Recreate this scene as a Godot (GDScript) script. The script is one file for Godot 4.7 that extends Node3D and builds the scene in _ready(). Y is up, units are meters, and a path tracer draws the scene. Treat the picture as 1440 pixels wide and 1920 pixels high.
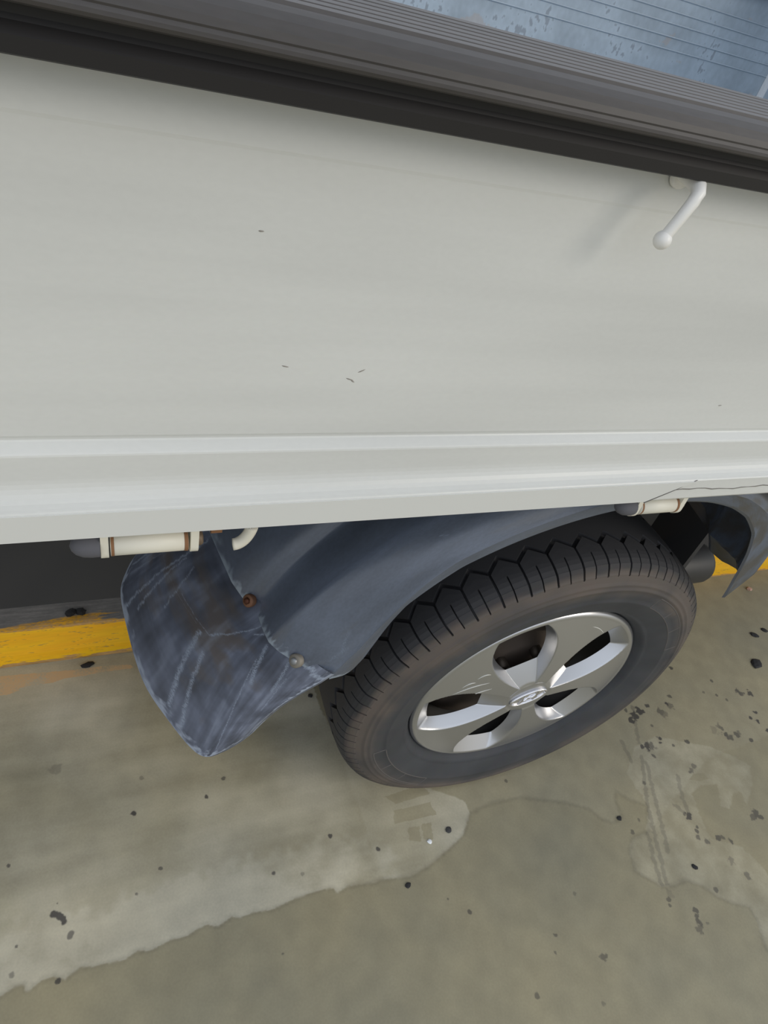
extends Node3D
# A parked flatbed truck seen from its side: white drop side, rubber rail, rear wheel, mudguard, floor and kerb.
# Origin: on the floor below the wheel's hub, x along the truck (front is +x), z out of its side.

const HUB := 0.305
var rng := RandomNumberGenerator.new()

# ---------------------------------------------------------------- helpers
func mat(c: Color, rough := 0.6, metal := 0.0) -> StandardMaterial3D:
	var m := StandardMaterial3D.new()
	m.albedo_color = c
	m.roughness = rough
	m.metallic = metal
	m.cull_mode = BaseMaterial3D.CULL_DISABLED
	return m

func rgb(r, g, b) -> Color:
	return Color(r / 255.0, g / 255.0, b / 255.0)

func tex(img: Image) -> ImageTexture:
	img.generate_mipmaps()
	return ImageTexture.create_from_image(img)

func put(called: String, st: SurfaceTool, m: Material, parent: Node) -> MeshInstance3D:
	var o := MeshInstance3D.new()
	o.name = called
	o.mesh = st.commit()
	o.material_override = m
	o.cast_shadow = GeometryInstance3D.SHADOW_CASTING_SETTING_ON
	parent.add_child(o, true)
	return o

func begin() -> SurfaceTool:
	var st := SurfaceTool.new()
	st.begin(Mesh.PRIMITIVE_TRIANGLES)
	return st

# a grid of points; smooth or flat; uvs follow the grid unless given
func grid(st: SurfaceTool, p: Array, smooth: bool, flip := false, uv: Array = [], col: Array = []):
	var n: int = p.size()
	var k: int = p[0].size()
	st.set_smooth_group(0 if smooth else -1)
	for i in n - 1:
		for j in k - 1:
			var q = [[i, j], [i + 1, j], [i + 1, j + 1], [i, j], [i + 1, j + 1], [i, j + 1]]
			if flip:
				q = [[i, j], [i + 1, j + 1], [i + 1, j], [i, j], [i, j + 1], [i + 1, j + 1]]
			for a in q:
				if col.size() > 0:
					st.set_color(col[a[0]][a[1]])
				if uv.size() > 0:
					st.set_uv(uv[a[0]][a[1]])
				else:
					st.set_uv(Vector2(float(a[0]) / (n - 1), float(a[1]) / (k - 1)))
				st.add_vertex(p[a[0]][a[1]])

func done(st: SurfaceTool) -> SurfaceTool:
	st.generate_normals()
	return st

# a profile of (z, y) points run along x
func extrude(pts: Array, x0: float, x1: float, closed := true) -> SurfaceTool:
	var st := begin()
	st.set_smooth_group(-1)
	var l := 0.0
	var total := 0.0
	var n := pts.size()
	var segs := n if closed else n - 1
	for i in segs:
		total += (pts[(i + 1) % n] - pts[i]).length()
	for i in segs:
		var a: Vector2 = pts[i]
		var b: Vector2 = pts[(i + 1) % n]
		var d := (b - a).length()
		var u0 := l / total
		var u1 := (l + d) / total
		l += d
		var c = [Vector3(x0, a.y, a.x), Vector3(x1, a.y, a.x), Vector3(x1, b.y, b.x), Vector3(x0, b.y, b.x)]
		var t = [Vector2(0, u0), Vector2(1, u0), Vector2(1, u1), Vector2(0, u1)]
		for k in [0, 1, 2, 0, 2, 3]:
			st.set_uv(t[k])
			st.add_vertex(c[k])
	if closed:
		var poly := PackedVector2Array(pts)
		var tri := Geometry2D.triangulate_polygon(poly)
		for side in 2:
			var x := x0 if side == 0 else x1
			for k in range(0, tri.size(), 3):
				var o = [tri[k], tri[k + 1], tri[k + 2]] if side == 0 else [tri[k], tri[k + 2], tri[k + 1]]
				for e in o:
					st.set_uv(Vector2(0, 0))
					st.add_vertex(Vector3(x, poly[e].y, poly[e].x))
	return done(st)

func box(x0, x1, y0, y1, z0, z1, c := 0.003) -> SurfaceTool:
	return extrude([Vector2(z1, y0 + c), Vector2(z1, y1 - c), Vector2(z1 - c, y1), Vector2(z0 + c, y1), Vector2(z0, y1 - c), Vector2(z0, y0 + c), Vector2(z0 + c, y0), Vector2(z1 - c, y0)], x0, x1)

func circle_frame(d: Vector3) -> Array:
	var a := d.cross(Vector3.UP)
	if a.length() < 0.1:
		a = d.cross(Vector3.RIGHT)
	a = a.normalized()
	return [a, d.cross(a).normalized()]

# a tube of rings: path points and radii
func tube(st: SurfaceTool, path: Array, radii: Array, n := 20):
	var p := []
	for i in path.size():
		var d: Vector3 = path[mini(i + 1, path.size() - 1)] - path[maxi(i - 1, 0)]
		var f := circle_frame(d.normalized())
		var row := []
		for j in n + 1:
			var t := TAU * j / n
			row.append(path[i] + (f[0] * cos(t) + f[1] * sin(t)) * radii[i])
		p.append(row)
	grid(st, p, true)

# a shape turned round the wheel's axle (z), points are (z, r), about the hub
func lathe(st: SurfaceTool, prof: Array, n := 96, smooth := true):
	var p := []
	for j in n + 1:
		var t := TAU * j / n
		var row := []
		for q in prof:
			row.append(Vector3(cos(t) * q.y, HUB + sin(t) * q.y, q.x))
		p.append(row)
	grid(st, p, smooth, true)

func sphere(st: SurfaceTool, c: Vector3, r: Vector3, n := 16):
	var p := []
	for i in n + 1:
		var a := PI * i / n
		var row := []
		for j in n * 2 + 1:
			var b := PI * j / n
			row.append(c + Vector3(sin(a) * cos(b) * r.x, cos(a) * r.y, sin(a) * sin(b) * r.z))
		p.append(row)
	grid(st, p, true, true)

func lut(t: Array, x: float) -> float:
	if x <= t[0].x:
		return t[0].y
	for i in t.size() - 1:
		if x <= t[i + 1].x:
			var f: float = (x - t[i].x) / (t[i + 1].x - t[i].x)
			return lerpf(t[i].y, t[i + 1].y, f)
	return t[t.size() - 1].y

func noise(freq: float, seed_: int, oct := 4) -> FastNoiseLite:
	var f := FastNoiseLite.new()
	f.noise_type = FastNoiseLite.TYPE_SIMPLEX_SMOOTH
	f.frequency = freq
	f.seed = seed_
	f.fractal_octaves = oct
	return f

func tag(o: Node, label: String, category: String, group := ""):
	o.set_meta("label", label)
	o.set_meta("category", category)
	if group != "":
		o.set_meta("group", group)

# ---------------------------------------------------------------- floor texture
const TW := 2048
const TH := 1024
const FX := -1.0
const FZ := -0.5
const FW := 2.4
const FH := 1.2

func fpix(v: Vector2) -> Vector2:
	return Vector2((v.x - FX) / FW * TW, (v.y - FZ) / FH * TH)

func fill(buf: PackedFloat32Array, poly: Array, val: float, wob: FastNoiseLite, amp: float):
	var pp := PackedVector2Array()
	for v in poly:
		pp.append(fpix(v))
	var lo := 1e9
	var hi := -1e9
	for v in pp:
		lo = minf(lo, v.y)
		hi = maxf(hi, v.y)
	for y in range(maxi(0, int(lo)), mini(TH - 1, int(hi)) + 1):
		var xs := []
		for i in pp.size():
			var a := pp[i]
			var b := pp[(i + 1) % pp.size()]
			if (a.y <= y) != (b.y <= y):
				xs.append(a.x + (y - a.y) / (b.y - a.y) * (b.x - a.x) + wob.get_noise_2d(i * 31.0, y) * amp)
		xs.sort()
		for k in range(0, xs.size() - 1, 2):
			for x in range(maxi(0, int(xs[k])), mini(TW - 1, int(xs[k + 1])) + 1):
				buf[y * TW + x] = maxf(buf[y * TW + x], val)

func blob(buf: PackedFloat32Array, c: Vector2, r: float, s: float, nz: FastNoiseLite, rag: float):
	var q := fpix(c)
	var rp := r / FW * TW
	for y in range(maxi(0, int(q.y - rp * 2)), mini(TH - 1, int(q.y + rp * 2)) + 1):
		for x in range(maxi(0, int(q.x - rp * 2)), mini(TW - 1, int(q.x + rp * 2)) + 1):
			var d := Vector2(x - q.x, y - q.y).length() / rp + nz.get_noise_2d(x * 1.0, y * 1.0) * rag
			var a := clampf((1.15 - d) * 3.0, 0, 1) * s
			if a > buf[y * TW + x]:
				buf[y * TW + x] = a

func stroke(buf: PackedFloat32Array, line: Array, r: float, s: float, nz: FastNoiseLite, rag: float):
	for i in line.size() - 1:
		var a: Vector2 = line[i]
		var b: Vector2 = line[i + 1]
		var k := maxi(2, int((b - a).length() / (r * 0.8)))
		for j in k:
			blob(buf, a.lerp(b, float(j) / k), r, s, nz, rag)

func soften(buf: PackedFloat32Array, r: int) -> PackedFloat32Array:
	var img := Image.create_from_data(TW, TH, false, Image.FORMAT_RF, buf.to_byte_array())
	img.resize(TW / r, TH / r, Image.INTERPOLATE_BILINEAR)
	img.resize(TW, TH, Image.INTERPOLATE_CUBIC)
	return img.get_data().to_float32_array()

func floor_image() -> Image:
	var film = [Vector2(-0.94,-0.37),Vector2(-0.985,-0.29),Vector2(-0.955,-0.21),Vector2(-0.975,-0.12),Vector2(-0.92,-0.06),Vector2(-0.945,0.03),Vector2(-0.90,0.09),Vector2(-0.905,0.13),Vector2(-0.86,0.145),Vector2(-0.788,0.137),Vector2(-0.773,0.131),Vector2(-0.760,0.131),Vector2(-0.755,0.141),Vector2(-0.740,0.132),Vector2(-0.723,0.132),Vector2(-0.708,0.140),Vector2(-0.700,0.135),Vector2(-0.689,0.130),Vector2(-0.672,0.135),Vector2(-0.655,0.135),Vector2(-0.630,0.137),Vector2(-0.615,0.130),Vector2(-0.597,0.135),Vector2(-0.566,0.129),Vector2(-0.543,0.130),Vector2(-0.527,0.124),Vector2(-0.511,0.123),Vector2(-0.497,0.129),Vector2(-0.474,0.121),Vector2(-0.463,0.126),Vector2(-0.442,0.124),Vector2(-0.413,0.128),Vector2(-0.377,0.122),Vector2(-0.332,0.120),Vector2(-0.309,0.123),Vector2(-0.305,0.131),Vector2(-0.287,0.126),Vector2(-0.242,0.132),Vector2(-0.222,0.131),Vector2(-0.175,0.139),Vector2(-0.142,0.132),Vector2(-0.092,0.114),Vector2(-0.054,0.097),Vector2(-0.026,0.065),Vector2(-0.026,0.039),Vector2(-0.107,-0.011),Vector2(-0.178,-0.059),Vector2(-0.227,-0.113),Vector2(-0.247,-0.199),Vector2(-0.250,-0.370),Vector2(-0.817,-0.412)]
	var upper = [Vector2(-0.238,-0.234),Vector2(-0.222,0.131),Vector2(-0.175,0.139),Vector2(-0.142,0.132),Vector2(-0.092,0.114),Vector2(-0.054,0.097),Vector2(-0.026,0.065),Vector2(-0.026,0.065),Vector2(0.025,0.056),Vector2(0.094,0.061),Vector2(0.136,0.076),Vector2(0.177,0.091),Vector2(0.221,0.114),Vector2(0.233,0.136),Vector2(0.256,0.150),Vector2(0.282,0.142),Vector2(0.286,0.111),Vector2(0.300,0.096),Vector2(0.319,0.118),Vector2(0.350,0.137),Vector2(0.321,0.183),Vector2(0.415,0.140),Vector2(0.572,0.080),Vector2(0.768,0.068),Vector2(1.112,-0.151),Vector2(1.267,-0.432),Vector2(0.172,-0.302)]
	var dry = [Vector2(0.316,0.182),Vector2(0.278,0.185),Vector2(0.255,0.208),Vector2(0.247,0.239),Vector2(0.283,0.274),Vector2(0.308,0.279),Vector2(0.339,0.277),Vector2(0.366,0.294),Vector2(0.384,0.319),Vector2(0.409,0.337),Vector2(0.438,0.350),Vector2(0.436,0.377),Vector2(0.420,0.407),Vector2(0.419,0.433),Vector2(0.501,0.421),Vector2(0.523,0.315),Vector2(0.517,0.283),Vector2(0.501,0.253),Vector2(0.455,0.231),Vector2(0.448,0.214),Vector2(0.455,0.194),Vector2(0.465,0.152),Vector2(0.470,0.138),Vector2(0.506,0.129),Vector2(0.547,0.136),Vector2(0.520,0.178),Vector2(0.537,0.186),Vector2(0.569,0.162),Vector2(0.592,0.160),Vector2(0.583,0.191),Vector2(0.633,0.155),Vector2(0.660,0.118),Vector2(0.640,0.094),Vector2(0.591,0.058),Vector2(0.474,0.008),Vector2(0.405,0.019),Vector2(0.348,0.068),Vector2(0.355,0.138)]
	var isle = [Vector2(0.485,0.112),Vector2(0.506,0.103),Vector2(0.531,0.106),Vector2(0.534,0.121),Vector2(0.507,0.120)]
	var sand = [Vector2(-0.882,-0.374),Vector2(-0.816,-0.379),Vector2(-0.763,-0.376),Vector2(-0.700,-0.372),Vector2(-0.634,-0.371),Vector2(-0.591,-0.366),Vector2(-0.591,-0.357),Vector2(-0.634,-0.358),Vector2(-0.681,-0.355),Vector2(-0.709,-0.355),Vector2(-0.727,-0.349),Vector2(-0.762,-0.350),Vector2(-0.780,-0.347),Vector2(-0.801,-0.337),Vector2(-0.880,-0.348)]
	var tide = [ [Vector2(-0.788,0.137),Vector2(-0.773,0.131),Vector2(-0.760,0.131),Vector2(-0.755,0.141),Vector2(-0.740,0.132),Vector2(-0.723,0.132),Vector2(-0.708,0.140),Vector2(-0.700,0.135),Vector2(-0.689,0.130),Vector2(-0.672,0.135),Vector2(-0.655,0.135),Vector2(-0.630,0.137),Vector2(-0.615,0.130),Vector2(-0.597,0.135),Vector2(-0.566,0.129),Vector2(-0.543,0.130),Vector2(-0.527,0.124),Vector2(-0.511,0.123),Vector2(-0.497,0.129),Vector2(-0.474,0.121),Vector2(-0.463,0.126),Vector2(-0.442,0.124),Vector2(-0.413,0.128),Vector2(-0.377,0.122),Vector2(-0.332,0.120),Vector2(-0.309,0.123),Vector2(-0.305,0.131),Vector2(-0.287,0.126),Vector2(-0.242,0.132),Vector2(-0.222,0.131),Vector2(-0.175,0.139),Vector2(-0.142,0.132),Vector2(-0.092,0.114),Vector2(-0.054,0.097),Vector2(-0.026,0.065)] , [Vector2(-0.026,0.065),Vector2(0.025,0.056),Vector2(0.094,0.061),Vector2(0.136,0.076),Vector2(0.177,0.091),Vector2(0.221,0.114),Vector2(0.233,0.136),Vector2(0.256,0.150),Vector2(0.282,0.142),Vector2(0.286,0.111),Vector2(0.300,0.096),Vector2(0.319,0.118),Vector2(0.350,0.137),Vector2(0.321,0.183)] , [Vector2(0.316,0.182),Vector2(0.278,0.185),Vector2(0.255,0.208),Vector2(0.247,0.239),Vector2(0.283,0.274),Vector2(0.308,0.279),Vector2(0.339,0.277),Vector2(0.366,0.294),Vector2(0.384,0.319),Vector2(0.409,0.337),Vector2(0.438,0.350),Vector2(0.436,0.377),Vector2(0.420,0.407),Vector2(0.419,0.433)] ]
	var prints = [ [Vector2(-0.174,-0.002),Vector2(-0.159,0.015),Vector2(-0.087,0.012),Vector2(-0.097,-0.009)],[Vector2(-0.166,0.026),Vector2(-0.172,0.049),Vector2(-0.090,0.051),Vector2(-0.093,0.027)],[Vector2(-0.150,0.061),Vector2(-0.155,0.082),Vector2(-0.137,0.089),Vector2(-0.129,0.063)],[Vector2(-0.123,0.061),Vector2(-0.129,0.087),Vector2(-0.114,0.091),Vector2(-0.105,0.062)] ]
	var strokes = [ [Vector2(0.444,-0.035),Vector2(0.418,0.016)],[Vector2(0.406,0.044),Vector2(0.357,0.127),Vector2(0.331,0.186),Vector2(0.309,0.241),Vector2(0.295,0.275)],[Vector2(0.408,0.057),Vector2(0.376,0.132),Vector2(0.352,0.191),Vector2(0.335,0.227)],[Vector2(0.463,0.099),Vector2(0.440,0.146),Vector2(0.433,0.176)],[Vector2(0.414,0.151),Vector2(0.427,0.176)],[Vector2(0.380,0.001),Vector2(0.375,0.050)],[Vector2(0.316,0.187),Vector2(0.298,0.228),Vector2(0.284,0.272)] ]
	var cres = [ [Vector2(-0.725,0.051),Vector2(-0.718,0.055),Vector2(-0.712,0.061),Vector2(-0.708,0.070)] , [Vector2(-0.701,0.084),Vector2(-0.704,0.090)] ]
	var spots = [[Vector2(-0.605,-0.071),0.0051,0.90],[Vector2(-0.487,-0.074),0.0036,0.80],[Vector2(-0.454,-0.100),0.0037,0.60],[Vector2(-0.400,0.076),0.0035,0.70],[Vector2(-0.571,0.025),0.0033,0.60],[Vector2(-0.786,-0.034),0.0030,0.70],[Vector2(-0.293,0.041),0.0037,0.80],[Vector2(-0.719,0.038),0.0022,0.60],[Vector2(-0.771,0.081),0.0021,0.60],[Vector2(-0.775,0.114),0.0048,0.40],[Vector2(-0.718,0.139),0.0042,0.80],[Vector2(-0.609,0.053),0.0024,0.50],[Vector2(-0.355,0.088),0.0035,0.30],[Vector2(-0.722,-0.178),0.0117,0.20],[Vector2(-0.588,-0.131),0.0053,0.30],[Vector2(-0.410,0.191),0.0024,0.50],[Vector2(-0.217,0.083),0.0038,0.80],[Vector2(0.075,0.023),0.0034,0.50],[Vector2(0.375,0.096),0.0050,0.60],[Vector2(0.314,0.157),0.0036,0.40],[Vector2(0.285,0.175),0.0058,0.50],[Vector2(-0.125,0.188),0.0028,0.50],[Vector2(-0.096,0.216),0.0038,0.60],[Vector2(0.036,0.288),0.0039,0.50],[Vector2(0.023,0.310),0.0029,0.50],[Vector2(0.105,0.339),0.0079,0.50],[Vector2(-0.038,0.355),0.0054,0.50],[Vector2(0.107,0.240),0.0041,0.30],[Vector2(0.067,0.394),0.0047,0.30],[Vector2(0.636,-0.144),0.0062,0.80],[Vector2(0.591,-0.150),0.0061,0.90],[Vector2(0.577,-0.075),0.0059,0.60],[Vector2(0.710,-0.054),0.0046,0.60],[Vector2(0.726,-0.089),0.0047,0.60],[Vector2(0.783,0.009),0.0062,0.90],[Vector2(0.758,0.019),0.0061,0.90],[Vector2(0.770,0.030),0.0061,0.90],[Vector2(0.730,-0.036),0.0046,0.50],[Vector2(0.679,-0.067),0.0046,0.40],[Vector2(0.542,0.036),0.0069,0.70],[Vector2(0.480,-0.017),0.0041,0.50],[Vector2(0.436,0.047),0.0053,0.60],[Vector2(0.502,0.037),0.0041,0.60],[Vector2(0.453,-0.047),0.0124,0.90],[Vector2(0.473,-0.055),0.0112,0.90],[Vector2(0.436,-0.039),0.0082,0.90],[Vector2(0.438,-0.065),0.0055,0.60],[Vector2(0.459,-0.065),0.0084,0.30],[Vector2(0.501,-0.065),0.0071,0.80],[Vector2(0.555,-0.060),0.0058,0.90],[Vector2(0.561,-0.051),0.0116,0.40],[Vector2(0.526,-0.044),0.0100,0.50],[Vector2(0.530,-0.036),0.0114,0.30],[Vector2(0.434,0.024),0.0107,0.80],[Vector2(0.423,0.023),0.0066,0.80],[Vector2(0.446,0.024),0.0094,0.50],[Vector2(0.454,0.033),0.0054,0.30],[Vector2(0.478,0.014),0.0068,0.90],[Vector2(0.474,0.023),0.0041,0.80],[Vector2(0.653,0.018),0.0088,0.40],[Vector2(0.657,0.025),0.0073,0.50],[Vector2(0.655,0.042),0.0087,0.70],[Vector2(0.661,0.050),0.0087,0.60],[Vector2(0.684,0.047),0.0088,0.60],[Vector2(0.695,0.045),0.0074,0.40],[Vector2(0.634,0.025),0.0116,0.20],[Vector2(0.714,0.068),0.0059,0.70],[Vector2(0.780,-0.049),0.0095,0.70],[Vector2(0.787,-0.043),0.0079,0.60],[Vector2(0.810,-0.040),0.0096,0.80],[Vector2(0.780,0.057),0.0091,0.90],[Vector2(0.504,0.096),0.0080,0.40],[Vector2(0.518,0.088),0.0067,0.40],[Vector2(0.501,0.098),0.0053,0.50],[Vector2(0.430,0.177),0.0087,0.80],[Vector2(0.422,0.172),0.0050,0.50],[Vector2(0.434,0.200),0.0049,0.60],[Vector2(0.427,0.207),0.0049,0.60],[Vector2(0.421,0.217),0.0061,0.50],[Vector2(0.437,0.229),0.0073,0.50],[Vector2(0.465,0.230),0.0074,0.60],[Vector2(0.476,0.230),0.0062,0.50],[Vector2(0.489,0.241),0.0062,0.60],[Vector2(0.578,0.212),0.0092,0.50],[Vector2(0.592,0.210),0.0092,0.60],[Vector2(0.595,0.217),0.0079,0.60],[Vector2(0.476,0.303),0.0072,0.40],[Vector2(0.476,0.308),0.0060,0.40],[Vector2(0.391,0.307),0.0058,0.50],[Vector2(0.461,0.274),0.0084,0.30],[Vector2(0.283,0.296),0.0055,0.50],[Vector2(0.278,0.305),0.0044,0.50],[Vector2(0.323,0.325),0.0066,0.60],[Vector2(0.320,0.333),0.0066,0.60],[Vector2(0.317,0.344),0.0065,0.60],[Vector2(0.311,0.351),0.0097,0.40],[Vector2(0.332,0.349),0.0044,0.30],[Vector2(0.291,0.288),0.0089,0.15]]
	var nz := noise(0.09, 5, 3)
	var zero := PackedFloat32Array()
	zero.resize(TW * TH)
	var film_b := zero.duplicate()
	var upper_b := zero.duplicate()
	var dry_b := zero.duplicate()
	var wet_b := zero.duplicate()
	var dark_b := zero.duplicate()
	var tide_b := zero.duplicate()
	var sand_b := zero.duplicate()
	fill(film_b, film, 1.0, nz, 3.0)
	fill(upper_b, upper, 1.0, nz, 3.0)
	fill(dry_b, dry, 1.0, nz, 4.0)
	fill(wet_b, isle, 0.8, nz, 3.0)
	for p in prints:
		fill(wet_b, p, 0.75, nz, 3.0)
	fill(sand_b, sand, 1.0, nz, 10.0)
	for t in tide:
		stroke(tide_b, t, 0.0035, 0.6, nz, 0.5)
	for t in strokes:
		stroke(dark_b, t, 0.0042, 0.17, nz, 1.0)
	stroke(dark_b, cres[0], 0.0042, 0.75, nz, 0.4)
	stroke(dark_b, cres[1], 0.004, 0.5, nz, 0.4)
	for s in spots:
		blob(dark_b, s[0], s[1] * 0.8, s[2] * 0.85, nz, 0.9)
	var silt_b := zero.duplicate()
	for k in range(0, tide[0].size() - 6):
		blob(silt_b, tide[0][k] + Vector2(0.0, -0.03), 0.045, 1.0, nz, 0.7)
	silt_b = soften(silt_b, 8)
	film_b = soften(film_b, 2)
	upper_b = soften(upper_b, 4)
	dry_b = soften(dry_b, 2)
	tide_b = soften(tide_b, 4)
	var n1 := noise(0.0022, 11, 5).get_image(TW, TH).get_data()
	var n2 := noise(0.02, 12, 4).get_image(TW, TH).get_data()
	var n3 := noise(0.25, 13, 2).get_image(TW, TH).get_data()
	var st := noise(0.012, 14, 4)
	st.fractal_lacunarity = 2.2
	var n4i := st.get_image(TW / 8, TH)     # wiped streaks along the kerb
	n4i.resize(TW, TH, Image.INTERPOLATE_CUBIC)
	var n4 := n4i.get_data()
	var out := PackedByteArray()
	out.resize(TW * TH * 3)
	var wash := zero.duplicate()
	var w2 := noise(0.0028, 21, 3).get_image(TW, TH).get_data()
	for i in TW * TH:
		var a := n1[i] / 255.0 - 0.5
		var b := n2[i] / 255.0 - 0.5
		var c := n3[i] / 255.0 - 0.5
		var s := n4[i] / 255.0 - 0.5
		var f := film_b[i] * (0.62 + (w2[i] / 255.0 - 0.5) * 1.1 + s * 0.35 + silt_b[i] * (0.3 + b * 0.5))
		f = clampf(f + upper_b[i] * 0.16 + dry_b[i] * (0.30 + b * 0.4), 0.0, 1.0)
		f *= 1.0 - wet_b[i] * 0.9
		var r := 0.572
		var g := 0.545
		var bl := 0.450
		r += f * 0.135
		g += f * 0.142
		bl += f * 0.165
		var k := 1.0 + a * 0.14 + b * 0.10 + c * 0.06 + film_b[i] * s * 0.12 - tide_b[i] * 0.13
		r = r * k + a * 0.02
		g *= k
		bl = bl * k - a * 0.03
		var sd := clampf(sand_b[i] * (0.75 + b * 1.8 + c * 1.2), 0.0, 0.9)
		r = lerpf(r, 0.78, sd)
		g = lerpf(g, 0.66, sd)
		bl = lerpf(bl, 0.51, sd)
		var d := clampf(dark_b[i], 0.0, 1.0) * 0.86
		r = lerpf(r, 0.13, d)
		g = lerpf(g, 0.12, d)
		bl = lerpf(bl, 0.13, d)
		out[i * 3] = clampi(int(r * 255), 0, 255)
		out[i * 3 + 1] = clampi(int(g * 255), 0, 255)
		out[i * 3 + 2] = clampi(int(bl * 255), 0, 255)
	return Image.create_from_data(TW, TH, false, Image.FORMAT_RGB8, out)

# ---------------------------------------------------------------- other textures
func gate_image() -> Image:
	# white paint with wiped dust streaks along the truck; u runs along x, v down the profile
	var w := 1024
	var h := 512
	var img := Image.create(w, h, false, Image.FORMAT_RGB8)
	var s := noise(0.02, 31, 4)
	var f := noise(0.3, 32, 2)
	var big := noise(0.004, 33, 3)
	for y in h:
		for x in w:
			var k := 1.0 + s.get_noise_2d(x * 0.12, y * 1.6) * 0.022 + f.get_noise_2d(x, y) * 0.008 + big.get_noise_2d(x, y * 2.0) * 0.04
			img.set_pixel(x, y, Color(0.846 * k, 0.850 * k, 0.838 * k))
	return img

func curb_image() -> Image:
	# v 0 at the foot of the face, paint up to the top edge, bare concrete behind; ragged by noise
	var w := 2048
	var h := 256
	var img := Image.create(w, h, false, Image.FORMAT_RGB8)
	var n1 := noise(0.012, 41, 5)
	var n2 := noise(0.08, 42, 3)
	var n3 := noise(0.4, 43, 2)
	for y in h:
		var v := float(y) / h
		for x in w:
			var a := n1.get_noise_2d(x, y * 2.0)
			var b := n2.get_noise_2d(x * 0.6, y * 1.4)
			var c := n3.get_noise_2d(x, y)
			var paint := Color(0.93 + b * 0.04, 0.70 + a * 0.05 + b * 0.03, 0.05)
			var conc := Color(0.46, 0.445, 0.43) * (1.0 + b * 0.16 + c * 0.1)
			var dust := Color(0.66, 0.52, 0.33) * (1.0 + b * 0.2 + c * 0.1)
			var p := conc
			if v < 0.405 + a * 0.03:
				p = paint
				if b + c * 0.4 > 0.52:
					p = p.lerp(Color(0.60, 0.50, 0.33), 0.7)
				if v < 0.03 + a * 0.04 + b * 0.05:
					p = dust
			elif v < 0.475 + a * 0.16 + b * 0.05:
				p = dust if c + b > -0.15 else Color(0.85, 0.62, 0.14)
			img.set_pixel(x, y, p)
	return img

func scuff(img: Image, a: Vector2, b: Vector2, w: float, s: float, c: Color, nz: FastNoiseLite):
	var n := int((b - a).length() * 1.4) + 1
	for i in n:
		var q := a.lerp(b, float(i) / n)
		q += Vector2(nz.get_noise_2d(q.x * 0.5, q.y * 0.5), nz.get_noise_2d(q.y * 0.5, q.x * 0.5 + 90.0)) * 3.0
		var ww := w * (0.6 + 0.5 * absf(nz.get_noise_2d(i * 1.3, w * 10.0)))
		for y in range(int(q.y - ww) - 1, int(q.y + ww) + 2):
			for x in range(int(q.x - ww) - 1, int(q.x + ww) + 2):
				if x < 0 or y < 0 or x >= img.get_width() or y >= img.get_height():
					continue
				var d := Vector2(x - q.x, y - q.y).length() / ww
				var e := clampf(1.2 - d, 0.0, 1.0) * s * 0.35 * (0.6 + nz.get_noise_2d(x * 3.0, y * 3.0))
				if e > 0.0:
					img.set_pixel(x, y, img.get_pixel(x, y).lerp(c, clampf(e, 0.0, 1.0)))

func flap_image() -> Image:
	# u (across) from the outer side edge to the inner one, v from the bolted seam to the free edge
	var w := 512
	var h := 512
	var img := Image.create(w, h, false, Image.FORMAT_RGB8)
	var n1 := noise(0.008, 51, 4)
	var n2 := noise(0.06, 52, 3)
	var n3 := noise(0.03, 53, 3)
	for y in h:
		for x in w:
			var u := float(x) / w
			var v := float(y) / h
			var a := n1.get_noise_2d(x, y)
			var st := n3.get_noise_2d((x + y * 0.1) * 1.0, (y - x * 0.1) * 0.10)
			var c := Color(0.350, 0.372, 0.430) * (1.0 + a * 0.28 + st * 0.24)
			var br := clampf(n1.get_noise_2d(x + 800.0, y) * 1.6 + 0.9 - Vector2((u - 0.72) * 3.2, (v - 0.35) * 3.0).length(), 0, 1)
			c = c.lerp(Color(0.36, 0.33, 0.315), br * 0.8)
			var e := minf(1.0 - v, minf(u * 0.9, 1.0 - u))          # worn pale rim
			var wear := clampf((0.045 + n2.get_noise_2d(x * 0.5, y * 0.5) * 0.06 - e) * 30.0, 0, 1)
			c = c.lerp(Color(0.62, 0.655, 0.71), wear * 0.85)
			var dust := clampf(st * 1.8 - 0.35 + a * 0.8, 0, 1)
			c = c.lerp(Color(0.50, 0.53, 0.58), dust * 0.5)
			img.set_pixel(x, y, c)
	var pale := Color(0.58, 0.62, 0.68)
	for l in [[0.55, 0.02, 0.62, 0.36, 3.5, 1.0], [0.62, 0.36, 0.74, 0.42, 2.5, 0.8], [0.15, 0.02, 0.46, 0.02, 7.0, 1.0], [0.02, 0.03, 0.15, 0.03, 6.0, 1.0],
		[0.48, 0.02, 0.53, 0.10, 5.0, 0.8], [0.88, 0.08, 0.76, 0.96, 4.0, 0.9], [0.95, 0.45, 0.90, 0.95, 6.0, 0.6], [0.97, 0.3, 0.94, 0.8, 6.0, 0.5], [0.84, 0.30, 0.74, 0.85, 3.6, 0.8], [0.80, 0.26, 0.72, 0.60, 3.0, 0.7], [0.42, 0.20, 0.26, 0.92, 3.2, 0.8], [0.64, 0.40, 0.52, 0.93, 7.0, 0.6], [0.58, 0.46, 0.46, 0.95, 7.0, 0.5], [0.92, 0.15, 0.86, 0.92, 3.0, 0.5], [0.66, 0.4, 0.9, 0.55, 1.8, 0.5], [0.24, 0.15, 0.18, 0.5, 5.0, 0.4], [0.44, 0.08, 0.36, 0.35, 9.0, 0.5], [0.30, 0.05, 0.24, 0.3, 9.0, 0.4], [0.93, 0.7, 0.62, 0.76, 1.6, 0.4]]:
		scuff(img, Vector2(l[0] * w, l[1] * h), Vector2(l[2] * w, l[3] * h), l[4], l[5], pale, n2)
	return img

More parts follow.
